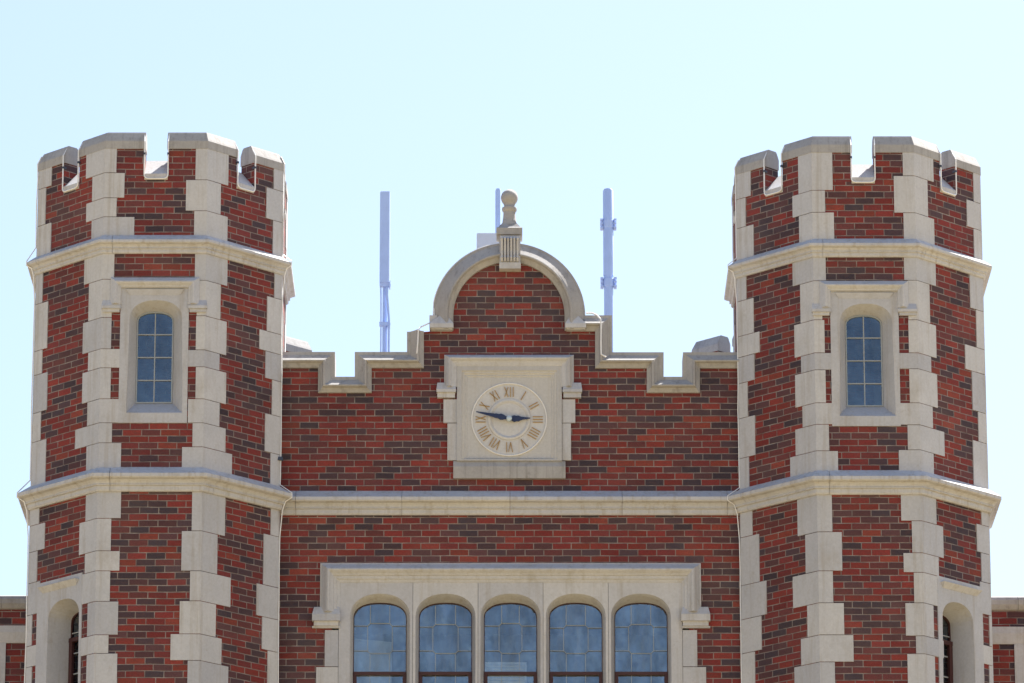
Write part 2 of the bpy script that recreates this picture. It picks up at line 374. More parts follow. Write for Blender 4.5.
# window module in face coordinates, measured on the front face of the left-hand turret
OL = Oct(XL, YC)
F0 = OL.fr[0]
def fl(u, v, p=0.0): return F0.loc(u, v, p)
WCX = fl(155.2, 360)[0]
W = dict(l=fl(119.7, 350)[0] - WCX, r=fl(188.2, 350)[0] - WCX, top=fl(155, 279)[1], bot=fl(155, 423)[1],
         ohw=(fl(181.5, 350)[0] - fl(129, 350)[0]) / 2, ozs=fl(155, 319)[1], ozt=fl(155, 300.5)[1], ozb=fl(155, 413)[1],
         ihw=(fl(173.7, 350, -.17)[0] - fl(137, 350, -.17)[0]) / 2, izs=fl(155, 321.5, -.17)[1], izt=fl(155, 312, -.17)[1], izb=fl(155, 403.5, -.17)[1])
DEP = 0.17
def turret_window(fr, cx, dz, root, hood, niche, ocx=0.0, icx=0.0):
    w = {k: (v + dz if k in ('top', 'bot', 'ozs', 'ozt', 'ozb', 'izs', 'izt', 'izb') else v) for k, v in W.items()}
    bot, ozb, izb = (w['bot'], w['ozb'], w['izb'])
    if niche: bot -= 0.55; ozb -= 0.55; izb -= 0.55
    dep = 0.27 if niche else DEP
    if niche: w['ohw'] *= .90; w['ihw'] *= .96
    rect_c = cx; cx += ocx
    o = arch(cx, w['ohw'], w['ozs'], w['ozt'], ozb, hwb=w['ohw'] + 0.02)
    cx += icx
    i = arch(cx, w['ihw'], w['izs'], w['izt'], izb); cx_win = cx; cx = rect_c
    m = MB()
    # surround: four stones with open joints, plus the splayed reveal
    rect = [(cx + w['l'], bot), (cx + w['r'], bot), (cx + w['r'], w['top']), (cx + w['l'], w['top'])]
    m.plate(fr, rect, [o], p=0.012, th=0.05)
    rows = [[fr(a, b, 0.012) for a, b in o], [fr(a, b, -dep) for a, b in i]]
    m.grid(rows, True)
    sur = m.build('window_surround', STONE, root)
    m = MB(); zt = w['top']
    if hood:
        l, r = fl(110.4, 300)[0] - WCX + cx, fl(199.3, 300)[0] - WCX + cx
        zb = fl(155, 305)[1] + dz; pr = [(0, 0.01), (0, 0.022), (0.055, 0.085), (0.066, 0.088), (0.078, 0.078), (0.10, 0.05), (0.112, 0.045), (0.125, 0.012)]
        zt = fl(155, 278)[1] + dz
        m.sweep(fr, [(l, zb), (l, zt), (r, zt), (r, zb)], pr)
        for e, sg in ((l, -1), (r, 1)):
            a, b = (e - 0.09, e + 0.115) if sg < 0 else (e - 0.115, e + 0.09)
            z1, z0 = zb + 0.01, zb - 0.085
            for (s0, z0_, s1, z1_, p) in ((a, z0 + .035, b, z1 - .03, .052), (a + .012, z0, b - .012, z0 + .035, .032)):
                m.box(fr, s0, s1, z0_, z1_, 0.0, p)
            m.prism([fr(a, z1 - .03, .052), fr(b, z1 - .03, .052), fr(b, z1 - .03, 0), fr(a, z1 - .03, 0)], [fr(a + .01, z1 + .04, .012), fr(b - .01, z1 + .04, .012), fr(b - .01, z1 + .04, 0), fr(a + .01, z1 + .04, 0)])
    # inner cove under the hood / niche head
    l, r = cx + w['l'] + 0.055, cx + w['r'] - 0.055
    z1 = w['top'] - (0.125 if hood else 0.06); z0 = z1 - 0.06
    cp = .065 if niche else .035
    m.prism([fr(l, z1, cp), fr(r, z1, cp), fr(r, z1, .01), fr(l, z1, .01)], [fr(l + .04, z0, .014), fr(r - .04, z0, .014), fr(r - .04, z0, .01), fr(l + .04, z0, .01)])
    m.build('hood_mould', STONE, root)
    cx = cx_win
    win = MB()
    wp = -dep + 0.03
    # thin timber / metal frame following the opening
    inn = arch(cx, w['ihw'] - 0.014, w['izs'], w['izt'] - 0.014, izb + 0.014)
    win.plate(fr, i, [inn], p=-dep + 0.012, th=0.03)
    if niche:
        zt2 = w['izs'] - 0.22
        win.box(fr, cx - w['ihw'], cx + w['ihw'], zt2, zt2 + 0.045, -dep, -dep + 0.04)
        win.box(fr, cx - w['ihw'], cx - w['ihw'] + 0.05, izb, zt2, -dep, -dep + 0.035)
        win.box(fr, cx + w['ihw'] - 0.05, cx + w['ihw'], izb, zt2, -dep, -dep + 0.035)
    wo = win.build('window', WOOD if niche else LEAD, root)
    g = MB(); g.plate(fr, i, p=-dep - 0.006, th=0.004); g.build('pane', DARKGLASS, wo)
    b = MB(); h = w['izt'] - izb
    b.box(fr, cx - .006, cx + .006, izb, w['izt'] - .004, -dep - .004, -dep + .010)
    for k in (1, 2, 3) if not niche else (1, 2, 3, 4, 5, 6):
        z = izb + h * (k / 4.0 if not niche else k / 7.0)
        b.box(fr, cx - w['ihw'], cx + w['ihw'], z - .006, z + .006, -dep - .004, -dep + .007)
    b.build('glazing_bars', MUNTIN, wo)
    return rect

UP = [(0, .218), (.045, .186), (.098, .142), (.108, .134), (.108, .108), (.098, .099), (.066, .091), (.050, .074), (.046, .062), (.052, .058), (.052, .050), (.034, .044), (.034, .014), (.024, 0), (0, 0)]
LP = [(0, .287), (.06, .243), (.130, .192), (.144, .181), (.144, .146), (.132, .133), (.090, .123), (.066, .100), (.058, .082), (.066, .077), (.066, .066), (.042, .058), (.042, .018), (.03, 0), (0, 0)]
ks = (Z_U1 - Z_U0) / .218; UP = [(o, z * ks) for o, z in UP]
ks = (Z_L1 - Z_L0) / .287; LP = [(o, z * ks) for o, z in LP]

def make_turret(X, Y, Q, outer, uvseed, label):
    root = thing('turret', label, 'turret', (X, Y, 0), 'octagonal brick turrets')
    oc = Oct(X, Y); h = SIDE / 2
    # niche height on the outer oblique face, measured on the left-hand turret
    f7 = OL.fr[7]; top7 = f7.loc(60.4, 578.5)[1]; dzn = top7 - W['top']; cxn = f7.loc(60.6, 620)[0]
    cx0 = WCX - (0.0 if outer == 7 else .028)
    holes = {0: [], outer: []}
    rect = turret_window(oc.fr[0], cx0, 0, root, True, False, 0, -.017); holes[0].append(rect)
    cx1 = cxn if outer == 7 else -cxn + .04
    rect = turret_window(oc.fr[outer], cx1, dzn, root, False, True, .06 if outer == 7 else -.06, 0); holes[outer].append(rect)
    # brick shell, face by face, with the notch cut out of the top of each face
    m = MB()
    zmid = Z_SILL
    for j in range(8):
        off = uvseed + j * SIDE
        out = [(-h, 0), (h, 0), (h, zmid), (-h, zmid)]
        hs = [[(a + (.02 if a < 0.0 + (cx0 if j == 0 else cx1) else -.02), b + (.02 if k < 2 else -.02)) for k, (a, b) in enumerate(r)] for r in holes.get(j, [])]
        m.plate(oc.fr[j], out, hs, p=0, th=0, uvoff=off)
    # inner face of the parapet
    inn = Oct(X, Y, APO - PTH)
    for j in range(8):
        hh = (APO - PTH) * math.tan(R(22.5))
        for a, b, in ((-hh, hh),):
            z0, z1 = Z_SILL - 0.35, Z_SILL + .16
            f = inn.fr[j]
            m.face([f(b, z0), f(a, z0), f(a, z1), f(b, z1)], [(b, z0), (a, z0), (a, z1), (b, z1)])
    m.build('brick_shell', BRICK, root)
    d = MB(); d.face([oc.corner(j, -.01) + Vector((0, 0, Z_SILL - .33)) for j in range(8)]); d.build('roof_deck', ROOFM, root)
    # merlons at the corners
    for j in range(8):
        A, B = oc.fr[j], oc.fr[(j + 1) % 8]; nn = NOTCH / 2
        m = MB(); k = Oct(X, Y)
        ww = h - nn
        z0, z1 = Z_SILL, Z_CAP0 + .004
        u0, u1 = uvseed + j * SIDE, uvseed + (j + 1) * SIDE
        cI = oc.corner(j, -PTH)
        A0, A1, B0, B1 = A(nn, 0, 0), A(nn, 0, -PTH), B(-nn, 0, 0), B(-nn, 0, -PTH)
        C = oc.corner(j)
        def quad(p, q, ua, ub):
            m.face([p + Vector((0, 0, z0)), q + Vector((0, 0, z0)), q + Vector((0, 0, z1)), p + Vector((0, 0, z1))], [(ua, z0), (ub, z0), (ub, z1), (ua, z1)])
        quad(A0, C, u0 + nn, u0 + h); quad(C, B0, u1 - h, u1 - nn); quad(B0, B1, u1 - nn, u1 - nn + PTH)
        quad(B1, cI, 0, .5); quad(cI, A1, 0, .5); quad(A1, A0, u0 + nn - PTH, u0 + nn)
        mo = m.build('merlon', BRICK, root)
        m = MB()
        def plan(o, z, e=0.006, i=-PTH - .01):
            return [A(nn - e, z, o), oc.corner(j, o) + Vector((0, 0, z)), B(-nn + e, z, o), B(-nn + e, z, i), oc.corner(j, i) + Vector((0, 0, z)), A(nn - e, z, i)]
        rise = Z_TOP - Z_CAP0
        rings = [plan(.014, Z_CAP0), plan(.014, Z_CAP0 + rise * .46, ), plan(.002, Z_CAP0 + rise * .60), plan(-.035, Z_CAP0 + rise * .98, .004, -PTH + .02), plan(-.045, Z_TOP + .012, .003, -PTH + .035)]
        i0, n = m.grid(rings, True); m.f.append([i0 + q for q in range(n)][::-1]); m.f.append([i0 + 4 * n + q for q in range(n)])
        m.build('coping', CAPSTONE, mo)
        # sloped sill of the notch on face j
        m = MB(); e = nn + .004
        f = oc.fr[j]; zs = Z_SILL
        prof = [(.018, zs), (.018, zs + .045), (-PTH, zs + .262), (-PTH - .012, zs + .262), (-PTH - .012, zs - .02), (0, zs - .02)]
        m.prism([f(-e, z, p) for p, z in prof], [f(e, z, p) for p, z in prof])
        m.build('crenel_sill', STONE, root)
    # quoins
    for j in range(8):
        m = MB()
        jj = j if j in Q else {2: 1, 3: 0, 4: 7, 5: 6}[j]
        A, B = oc.fr[jj], oc.fr[(jj + 1) % 8]; Yc = oc.corner(jj).y
        rows = []
        for n, (v0, v1, uL, uR) in enumerate(Q[jj]):
            uc = 0.5 * (v0 + v1); z1, z0 = wz(v0, Yc), wz(v1, Yc)
            w0 = h - A.loc(uL, uc)[0] if uL else (.12, .22)[n % 2]
            w1 = B.loc(uR, uc)[0] + h if uR else (.22, .12)[n % 2]
            rows.append((z0, z1, w0, w1))
        for n in range(len(rows) - 1):
            if rows[n][0] > rows[n + 1][1] + .01: rows[n] = (rows[n + 1][1], *rows[n][1:])
        z = min(r[0] for r in rows); n = 0
        while z > 0.3:
            rows.append((z - .33, z, (.18, .26, .2)[n % 3], (.27, .17, .22)[n % 3])); z -= .33; n += 1
        for n, (z0, z1, w0, w1) in enumerate(rows):
            hi = min(z1, Z_CAP0); 
            corner_block(m, oc, j, w0, w1, max(z0, 0) + .0035, hi - .0035 * (hi == z1), o=.009 + .002 * random.random())
        m.build('quoins', STONE, root)
    m = MB(); ring_course(m, oc, UP, Z_U0, .10); m.build('upper_string_course', COURSESTONE, root)
    m = MB(); ring_course(m, oc, LP, Z_L0, .13); m.build('lower_string_course', COURSESTONE, root)
    return root, oc
SETB = 0.13
tl, OCL = make_turret(XL, YC, LQ, 7, 0.0, 'octagonal brick and limestone turret left of the clock gable, battlemented top')
tr_, OCR = make_turret(XR, YC + SETB, RQ, 1, 31.37, 'octagonal brick and limestone turret right of the clock gable, battlemented top')
def rear(src, X, Y, label):
    r = src.copy(); COL.objects.link(r); r.location = (X, Y, 0); r['label'] = label; r['group'] = 'rear turrets'
    for ch in list(src.children):
        nm = ch.name.split('.')[0]
        if nm in ('window', 'window_surround', 'hood_mould', 'lower_string_course'): continue
        c = ch.copy(); COL.objects.link(c); c.parent = r
        for g in ch.children:
            q = g.copy(); COL.objects.link(q); q.parent = c
rear(tl, XL + .05, 7.75, 'rear turret whose pale battlement peeps out beside the left-hand turret')
rear(tr_, XR - .25, 7.75, 'rear turret whose pale battlement peeps out beside the right-hand turret')

# ------------------------------------------------------------------ central facade
fac = thing('gabled_facade', 'central brick facade with round stone-arched gable, stepped parapet and five-light window between turrets', 'facade', (0, 0, 0))
def P(u, v, p=0.0): return WF.loc(u, v, p)
pathL = [P(270, 352.2), P(335, 352.2), P(335, 377), P(354.8, 377), P(354.8, 352.2), P(407, 352.2), P(407, 332), ]
pathR = [P(584.5, 315.6), P(612, 315.6), P(612, 352.5), P(663.6, 352.5), P(663.6, 377), P(683, 377), P(683, 352.5), P(748, 352.5)]
acx, acz = P(509, 316); RA = P(509 + 76.2, 316)[0] - acx
def arcpts(r, n=40): return [(acx - r * math.cos(math.pi * k / n), acz + r * math.sin(math.pi * k / n)) for k in range(n + 1)]
zk = P(509, 331)[1]
# brick face outline (kept just inside the copings)
e = 0.05
o1 = [P(270, 352.2), P(335, 352.2), P(335, 377), P(354.8, 377), P(354.8, 352.2), P(407, 352.2), P(407, 332), P(428, 331.6)]
outline = [(o1[0][0], o1[0][1] - e), (o1[1][0] - e, o1[1][1] - e), (o1[2][0] - e, o1[2][1] - e), (o1[3][0] + e, o1[3][1] - e), (o1[4][0] + e, o1[4][1] - e),
           (o1[5][0] + e, o1[5][1] - e), (o1[6][0] + e, o1[6][1] - .01), (o1[7][0], o1[7][1])]
outline += [(acx - RA + e, zk)] + arcpts(RA - e) + [(acx + RA - e, pathR[0][1] - e)]
q = pathR
outline += [(q[1][0] - e, q[1][1] - e), (q[2][0] - e, q[2][1] - e), (q[3][0] - e, q[3][1] - e), (q[4][0] - e, q[4][1] - e), (q[5][0] + e, q[5][1] - e), (q[6][0] + e, q[6][1] - e), (q[7][0], q[7][1] - e)]
outline += [(q[7][0], 0), (o1[0][0], 0)]
WT = 0.34
wz0 = P(509, 850)[1]
hole = [(P(332, 600)[0], wz0 + .02), (P(689, 600)[0], wz0 + .02), (P(689, 600)[0], P(509, 580)[1]), (P(332, 600)[0], P(509, 580)[1])]
m = MB(); m.plate(WF, outline[::-1], [hole], p=0, th=WT, uvoff=77.13, back=True)
m.build('brick_wall', BRICK, fac)

CP = [(0, -WT - .02), (0, .012), (.036, .014), (.040, .018), (.098, .074), (.106, .092), (.114, .102), (.126, .100), (.133, .088), (.140, .062), (.160, .045), (.185, .030), (.187, -.02)]
m = MB(); m.sweep(WF, pathL, CP); m.build('parapet_coping', CAPSTONE, fac)
m = MB(); m.sweep(WF, pathR, CP); m.build('parapet_coping', CAPSTONE, fac)
AP = [(0, -WT - .02), (0, .016), (.026, .018), (.034, .026), (.128, .088), (.138, .100), (.150, .108), (.162, .106), (.170, .094), (.176, .07), (.200, .05), (.226, .034), (.228, -.02)]
m = MB(); ap = [(acx - RA, zk)] + arcpts(RA, 48) + [(acx + RA, zk)]
m.sweep(WF, ap, AP); m.build('gable_arch_coping', CAPSTONE, fac, smooth=35)
# kneelers at the feet of the arch
for sg in (-1, 1):
    m = MB()
    ua, ub = (430, 453.5) if sg < 0 else (565.2, 586)
    a, z1 = P(ua, 318); b, z0 = P(ub, 331.4)
    m.box(WF, a, b, z0 + .012, z0 + .06, -.02, .112)
    m.box(WF, a + .015, b - .012, z0 - .002, z0 + .012, -.02, .085)
    mid = (a + b) / 2 + .02 * -sg
    m.prism([WF(a, z0 + .06, .112), WF(b, z0 + .06, .112), WF(b, z0 + .06, .0), WF(a, z0 + .06, .0)], [WF(mid - .04, z0 + .17, .05), WF(mid + .04, z0 + .17, .05), WF(mid + .04, z0 + .17, 0), WF(mid - .04, z0 + .17, 0)])
    if sg < 0: m.box(WF, a - .006, a + .08, z0 + .058, z1 + .02, -WT, .04)
    m.build('kneeler', STONE, fac)
# keystone with flutes
m = MB()
a, zt = P(499.3, 240); b, zb = P(520.8, 271.5); zs = P(510, 259)[1]; zs2 = P(510, 265.5)[1]
m.box(WF, a, b, zb, zs2, -.02, .115); m.box(WF, a + .004, b - .004, zs2, zt + .02, -.02, .10)
nb = 6; wdt = (b - a - .03) / nb
for k in range(nb):
    s0 = a + .018 + k * wdt
    prof = [(zs2 + .01, .10), (zs2 + .015, .125), (zs2 + .05, .142), (zs2 + .085, .13), (zs + .06, .128), (zt - .06, .15), (zt - .03, .165), (zt - .008, .15), (zt - .004, .10)]
    m.prism([WF(s0, z, p) for z, p in prof], [WF(s0 + wdt * .62, z, p) for z, p in prof])
m.build('keystone', STONE, fac)
# finial
fin = MB(); fx = P(509.4, 240)[0]; fy = .04
def fz(v): return wz(v, fy)
hw = lambda px: px / 91.0
cc = (fx, fy, 0)
fin.lathe((fx, fy, fz(243.5)), [(.155, 0), (.155, .035), (.172, .06), (.202, .065), (.202, fz(231.5) - fz(243.5)), (.17, fz(230) - fz(243.5)), (.115, fz(225.5) - fz(243.5)), (.092, fz(222) - fz(243.5))], 4, R(45))
fin.build('finial_base', CAPSTONE, fac)
fin = MB()
b0 = fz(226.5)
pr = [(.098, 0), (.078, fz(223) - b0), (.069, fz(217) - b0), (.066, fz(212.5) - b0), (.080, fz(211) - b0), (.084, fz(209.5) - b0), (.080, fz(208) - b0), (.062, fz(207.4) - b0), (.058, fz(205.8) - b0)]
zc = fz(197.9) - b0; rb = .095
for k in range(1, 18):
    t = R(-52 + k * (142 / 18)); pr.append((rb * math.cos(t), zc + rb * math.sin(t)))
pr.append((.004, zc + rb))
fin.lathe((fx, fy, b0), pr, 28)
fin.build('finial', CAPSTONE, fac, smooth=40)
# string course across the wall
m = MB(); x0, x1 = XL + APO - .1, XR - APO + .1
js = [x0, wx(296, 500), wx(402, 500), wx(510, 500), wx(622, 500), wx(727, 500), x1]
for xa, xb in zip(js, js[1:]):
    i0, k = m.grid([[Vector((x, -o, Z_L0 + z - .002)) for o, z in LP] for x in (xa + .002, xb - .002)])
    m.f.append([i0 + q for q in range(k)][::-1]); m.f.append([i0 + k + q for q in range(k)])
m.build('string_course', COURSESTONE, fac)
# window surround: field of stone with five arched lights
LC = [380.0, 445.5, 510.5, 575.8, 641.0]
m = MB(); HWo = hw(29.6); HWi = hw(26.1); DW = .18
fl_, zt_ = P(339, 582); fr_, _ = P(682, 582)
zs_o, zt_o = P(509, 617.5)[1], P(509, 594)[1]
zs_i, zt_i = P(509, 618, -DW)[1], P(509, 603.2, -DW)[1]
zbt = wz0 + .25
outs = []; ins = []
for u in LC:
    cx = P(u, 630)[0]; cxi = P(u, 630, -DW)[0]
    outs.append(arch(cx, HWo, zs_o, zt_o, zbt, 20, 2.2)); ins.append(arch(cxi, HWi, zs_i, zt_i, zbt + .12, 20, 2.3))
# the head is cut into one voussoir slab per light, with fine open joints above the mullions
edges = [fl_] + [(P(LC[k], 630)[0] + P(LC[k + 1], 630)[0]) / 2 for k in range(4)] + [fr_]
for k in range(5):
    m.plate(WF, [(edges[k] + .002, wz0 + .01), (edges[k + 1] - .002, wz0 + .01), (edges[k + 1] - .002, zt_), (edges[k] + .002, zt_)], [outs[k]], p=.014, th=.06)
    m.grid([[WF(a, b, .014) for a, b in outs[k]], [WF(a, b, -.03) for a, b in arch((outs[k][0][0] + outs[k][-1][0]) / 2, HWo - .014, zs_o, zt_o - .018, zbt + .03, 20, 2.2)], [WF(a, b, -DW) for a, b in ins[k]]], True)
for (v0, v1, uL, uR) in ((630, 667, 325, 697), (667, 692, 316.3, 706), (692, 730, 325, 697), (730, 756, 316.3, 706), (756, 792, 325, 697), (792, 830, 316, 706)):
    z1, z0 = P(509, v0)[1], P(509, v1)[1]
    m.box(WF, P(uL, v0)[0], fl_ - .002, z0 + .004, z1 - .004, -.05, .0135); m.box(WF, fr_ + .002, P(uR, v0)[0], z0 + .004, z1 - .004, -.05, .0135)
m.build('window_surround', STONE, fac)
m = MB(); HP = [(0, -.01), (0, .020), (.012, .024), (.074, .108), (.088, .116), (.102, .108), (.128, .074), (.142, .066), (.150, .050), (.178, .046), (.190, .030), (.214, .020), (.216, -.01)]
hl, hzt = P(320.4, 563.6); hr, _ = P(700.7, 563.6); hzb = P(509, 613)[1]
m.sweep(WF, [(hl, hzb), (hl, hzt), (hr, hzt), (hr, hzb)], HP)
for sg in (-1, 1):
    a, b = (P(312.3, 620)[0], P(340.3, 620)[0]) if sg < 0 else (P(681, 620)[0], P(710, 620)[0])
    z1, z0 = P(509, 612)[1], P(509, 628.5)[1]
    m.box(WF, a, b, z0 + .07, z1 - .04, -.01, .082); m.box(WF, a + .018, b - .018, z0 + .02, z0 + .07, -.01, .055); m.box(WF, a, b, z0, z0 + .02, -.01, .035)
    m.prism([WF(a, z1 - .04, .082), WF(b, z1 - .04, .082), WF(b, z1 - .04, 0), WF(a, z1 - .04, 0)], [WF(a + .02, z1 + .05, .03), WF(b - .02, z1 + .05, .03), WF(b - .02, z1 + .05, 0), WF(a + .02, z1 + .05, 0)])
m.build('hood_mould', STONE, fac)
m = MB(); m.box(WF, fl_ - .1, fr_ + .1, wz0 - .06, wz0 + .008, -.05, .09); m.build('window_sill', STONE, fac)
# five lights
zT = P(509, 674, -DW)[1]
for k in range(5):
    i = ins[k]; cx = (i[0][0] + i[-1][0]) / 2; zb = i[0][1]
    w = MB(); inn = arch(cx, HWi - .006, zs_i, zt_i - .006, zb + .02, 20, 2.3)
    w.plate(WF, i, [inn], p=-DW + .015, th=.035)
    w.box(WF, cx - HWi, cx + HWi, zT - .017, zT + .017, -DW - .01, -DW + .04)
    for sg in (-1, 1):
        w.box(WF, cx + sg * HWi - (.038 if sg > 0 else 0), cx + sg * HWi + (0 if sg > 0 else .038), zb, zT - .017, -DW - .01, -DW + .035)
    wo = w.build('window', WOOD, fac)
    g = MB(); tz = random.uniform(-.002, .002)
    g.plate(WF, i, p=-DW - .008 + tz, th=.004); g.build('pane', GLASS, wo)
    l = MB(); p0, p1 = -DW - .006, -DW + .006
    def bar(a, b, c, d, t=.003):
        A = Vector((a, b)); B = Vector((c, d)); dn = (B - A).normalized(); nn = Vector((-dn.y, dn.x)) * t
        ring = lambda p: [WF(*(A + nn), p), WF(*(B + nn), p), WF(*(B - nn), p), WF(*(A - nn), p)]
        l.prism(ring(p0), ring(p1))
    px = lambda v: P(509, v, -DW)[1]
    ow = hw(11.3 + (0.9, 1.2, 0, .8, 1.0)[k]); cu = hw(2.6); zt8, zb8 = px(623.5 + (0, 1, 0, 2, 1)[k]), px(653.5)
    ox = [(-ow + cu, zt8), (ow - cu, zt8), (ow, zt8 - cu), (ow, zb8 + cu), (ow - cu, zb8), (-ow + cu, zb8), (-ow, zb8 + cu), (-ow, zt8 - cu)]
    for q in range(8): a, b = ox[q], ox[(q + 1) % 8]; bar(cx + a[0], a[1], cx + b[0], b[1])
    for sg in (-1, 1):
        bar(cx + sg * (ow - cu), zt8, cx + sg * (ow - cu), zt_i - .03)
        bar(cx + sg * (ow - cu), zb8, cx + sg * (ow - cu), zT + .015)
        bar(cx + sg * ow, zt8 - cu, cx + sg * HWi, zt8 - cu); bar(cx + sg * ow, zb8 + cu, cx + sg * HWi, zb8 + cu)
        bar(cx + sg * (ow - cu), zb, cx + sg * (ow - cu), zT - .015)
    for n in range(1, 5): bar(cx - HWi, zb + (zT - zb) * n / 5, cx + HWi, zb + (zT - zb) * n / 5)
    l.build('leaded_bars', LEAD, wo)
# the room behind, the roof and the rest of the block
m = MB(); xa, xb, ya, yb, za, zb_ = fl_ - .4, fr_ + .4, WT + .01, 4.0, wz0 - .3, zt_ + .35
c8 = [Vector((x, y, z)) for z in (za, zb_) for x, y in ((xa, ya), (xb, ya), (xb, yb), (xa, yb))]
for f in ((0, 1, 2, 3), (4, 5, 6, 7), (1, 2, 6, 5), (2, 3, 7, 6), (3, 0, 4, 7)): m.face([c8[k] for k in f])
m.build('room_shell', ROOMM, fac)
ZROOF = pathL[2][1] - .55
m = MB()
c = [(XL, WT - .01), (XR, WT - .01), (XR, 8.2), (XL, 8.2)]
m.prism([Vector((x, y, ZROOF - .2)) for x, y in c], [Vector((x, y, ZROOF)) for x, y in c]); m.build('roof', ROOFM, fac)
m = MB()
for X, sg in ((XL + .1, 0), (XR - .1, 1)):
    m.face([Vector((X, .4, 0)), Vector((X, 8.2, 0)), Vector((X, 8.2, ZROOF - .19)), Vector((X, .4, ZROOF - .19))], [(0, 0), (9.6, 0), (9.6, ZROOF), (0, ZROOF)])
m.face([Vector((XR, 8.19, 0)), Vector((XL, 8.19, 0)), Vector((XL, 8.19, ZROOF)), Vector((XR, 8.19, ZROOF))], [(0, 0), (7.7, 0), (7.7, ZROOF), (0, ZROOF)])
m.build('outer_wall', BRICK, fac)

# pale shapes added behind the glass, standing in for reflections of buildings opposite
lv = thing('louvred_reflection', 'white louvred unit showing low behind the middle window light', 'reflection_standin', (P(505.5, 668)[0], .32, wz0 - .3))
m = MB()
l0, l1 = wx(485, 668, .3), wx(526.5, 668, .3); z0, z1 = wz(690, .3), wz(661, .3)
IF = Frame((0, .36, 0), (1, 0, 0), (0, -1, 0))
m.box(IF, l0, l1, z0 - .6, z1, -.2, 0); m.build('reflection_block', REFLWHITE, lv)
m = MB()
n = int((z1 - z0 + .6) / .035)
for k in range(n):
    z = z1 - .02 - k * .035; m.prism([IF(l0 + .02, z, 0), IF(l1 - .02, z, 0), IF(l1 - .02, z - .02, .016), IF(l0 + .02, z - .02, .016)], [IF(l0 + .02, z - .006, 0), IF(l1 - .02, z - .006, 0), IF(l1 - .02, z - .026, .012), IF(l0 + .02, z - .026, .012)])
m.build('reflection_slats', REFLWHITE, lv)
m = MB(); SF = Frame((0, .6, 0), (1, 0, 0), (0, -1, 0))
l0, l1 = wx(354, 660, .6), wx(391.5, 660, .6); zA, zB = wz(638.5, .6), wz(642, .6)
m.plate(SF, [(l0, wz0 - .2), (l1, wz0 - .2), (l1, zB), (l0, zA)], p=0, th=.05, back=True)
sc = m.build('reflection_panel', plain('pale_reflection_standin', (0.5, 0.52, 0.53), .9))  # added panel inside the room, in place of a reflected building
tag(sc, 'pale plain screen standing behind the leftmost window light', 'reflection_panel')

# ------------------------------------------------------------------ clock
clk = thing('wall_clock', 'square limestone wall clock with Roman numerals and navy hands', 'clock', (acx, -.01, P(509, 478)[1]))
CX, CZc = P(509.2, 419.3, .03)
def C(u, v): return WF.loc(u, v, .03)
m = MB()
a, z1 = C(457, 366.5); b, z0 = C(562, 461)
def ins_rect(d): return [(a + d, z0 + d * .3), (b - d, z0 + d * .3), (b - d, z1 - d), (a + d, z1 - d)]
m.plate(WF, ins_rect(0), [ins_rect(.05)], p=.05, th=.07)
m.grid([[WF(x, z, p) for x, z in ins_rect(d)] for d, p in ((.05, .05), (.06, .036), (.075, .036), (.095, .02), (.105, .024), (.118, .014))], True)
m.face([WF(x, z, .014) for x, z in ins_rect(.118)])
m.build('panel', DIALSTONE, clk)
m = MB()
for (ua, ub, v0, v1) in ((443.5, 456.8, 399, 423), (447.5, 456.8, 423, 460.5), (562.2, 575.3, 399, 423), (562.2, 571, 423, 460.5)):
    m = MB(); s0, zt2 = C(ua, v0); s1, zb2 = C(ub, v1); m.box(WF, s0, s1, zb2 + .004, zt2 - .004, -.04, .03)
    m.build('side_stone', STONE, clk)
m = MB(); s0, zt2 = C(453.3, 461); s1, zb2 = C(565.5, 478.5)
m.prism([WF(s0, zb2, .05), WF(s1, zb2, .05), WF(s1, zb2, -.03), WF(s0, zb2, -.03)], [WF(s0, zb2 + .13, .055), WF(s1, zb2 + .13, .055), WF(s1, zb2 + .13, -.03), WF(s0, zb2 + .13, -.03)])
m.prism([WF(s0, zb2 + .13, .055), WF(s1, zb2 + .13, .055), WF(s1, zb2 + .13, -.03), WF(s0, zb2 + .13, -.03)], [WF(s0, zt2, .028), WF(s1, zt2, .028), WF(s1, zt2, -.03), WF(s0, zt2, -.03)])
m.build('sill', CAPSTONE, clk)
m = MB(); s0, zt2 = P(444.3, 355.3); s1, _ = P(573.8, 355.3); zb2 = P(509, 388)[1]
m.sweep(WF, [(s0, zb2), (s0, zt2), (s1, zt2), (s1, zb2)], [(0, -.01), (0, .02), (.046, .098), (.058, .106), (.068, .1), (.085, .075), (.10, .066), (.128, .056), (.138, .05), (.139, -.01)])
for sg in (-1, 1):
    x0_, x1_ = (P(436.5, 390)[0], P(456, 390)[0]) if sg < 0 else (P(562.5, 390)[0], P(582, 390)[0])
    zt3, zb3 = P(509, 388)[1], P(509, 399)[1]
    m.box(WF, x0_, x1_, zb3 + .06, zt3 - .035, -.01, .080); m.box(WF, x0_ + .010, x1_ - .010, zb3 + .004, zb3 + .06, -.01, .055)
    m.prism([WF(x0_, zt3 - .035, .080), WF(x1_, zt3 - .035, .080), WF(x1_, zt3 - .035, 0), WF(x0_, zt3 - .035, 0)], [WF(x0_ + .01, zt3 + .05, .04), WF(x1_ - .01, zt3 + .05, .04), WF(x1_ - .01, zt3 + .05, 0), WF(x0_ + .01, zt3 + .05, 0)])
m.build('hood_mould', STONE, clk)
rd = hw(36.9)
m = MB(); m.lathe((CX, 0, CZc), [(rd + .004, .012), (rd + .004, .022), (rd - .002, .022), (rd - .004, .017), (.235, .017), (.231, .030), (.212, .036), (.200, .030), (.186, .019), (.02, .019)], 72, axis='Y')
m.build('dial', stone_mat('pale_dial_stone', (0.50, 0.51, 0.545), (0.54, 0.55, 0.58), (0.36, 0.29, 0.2), 0.3), clk, smooth=30)
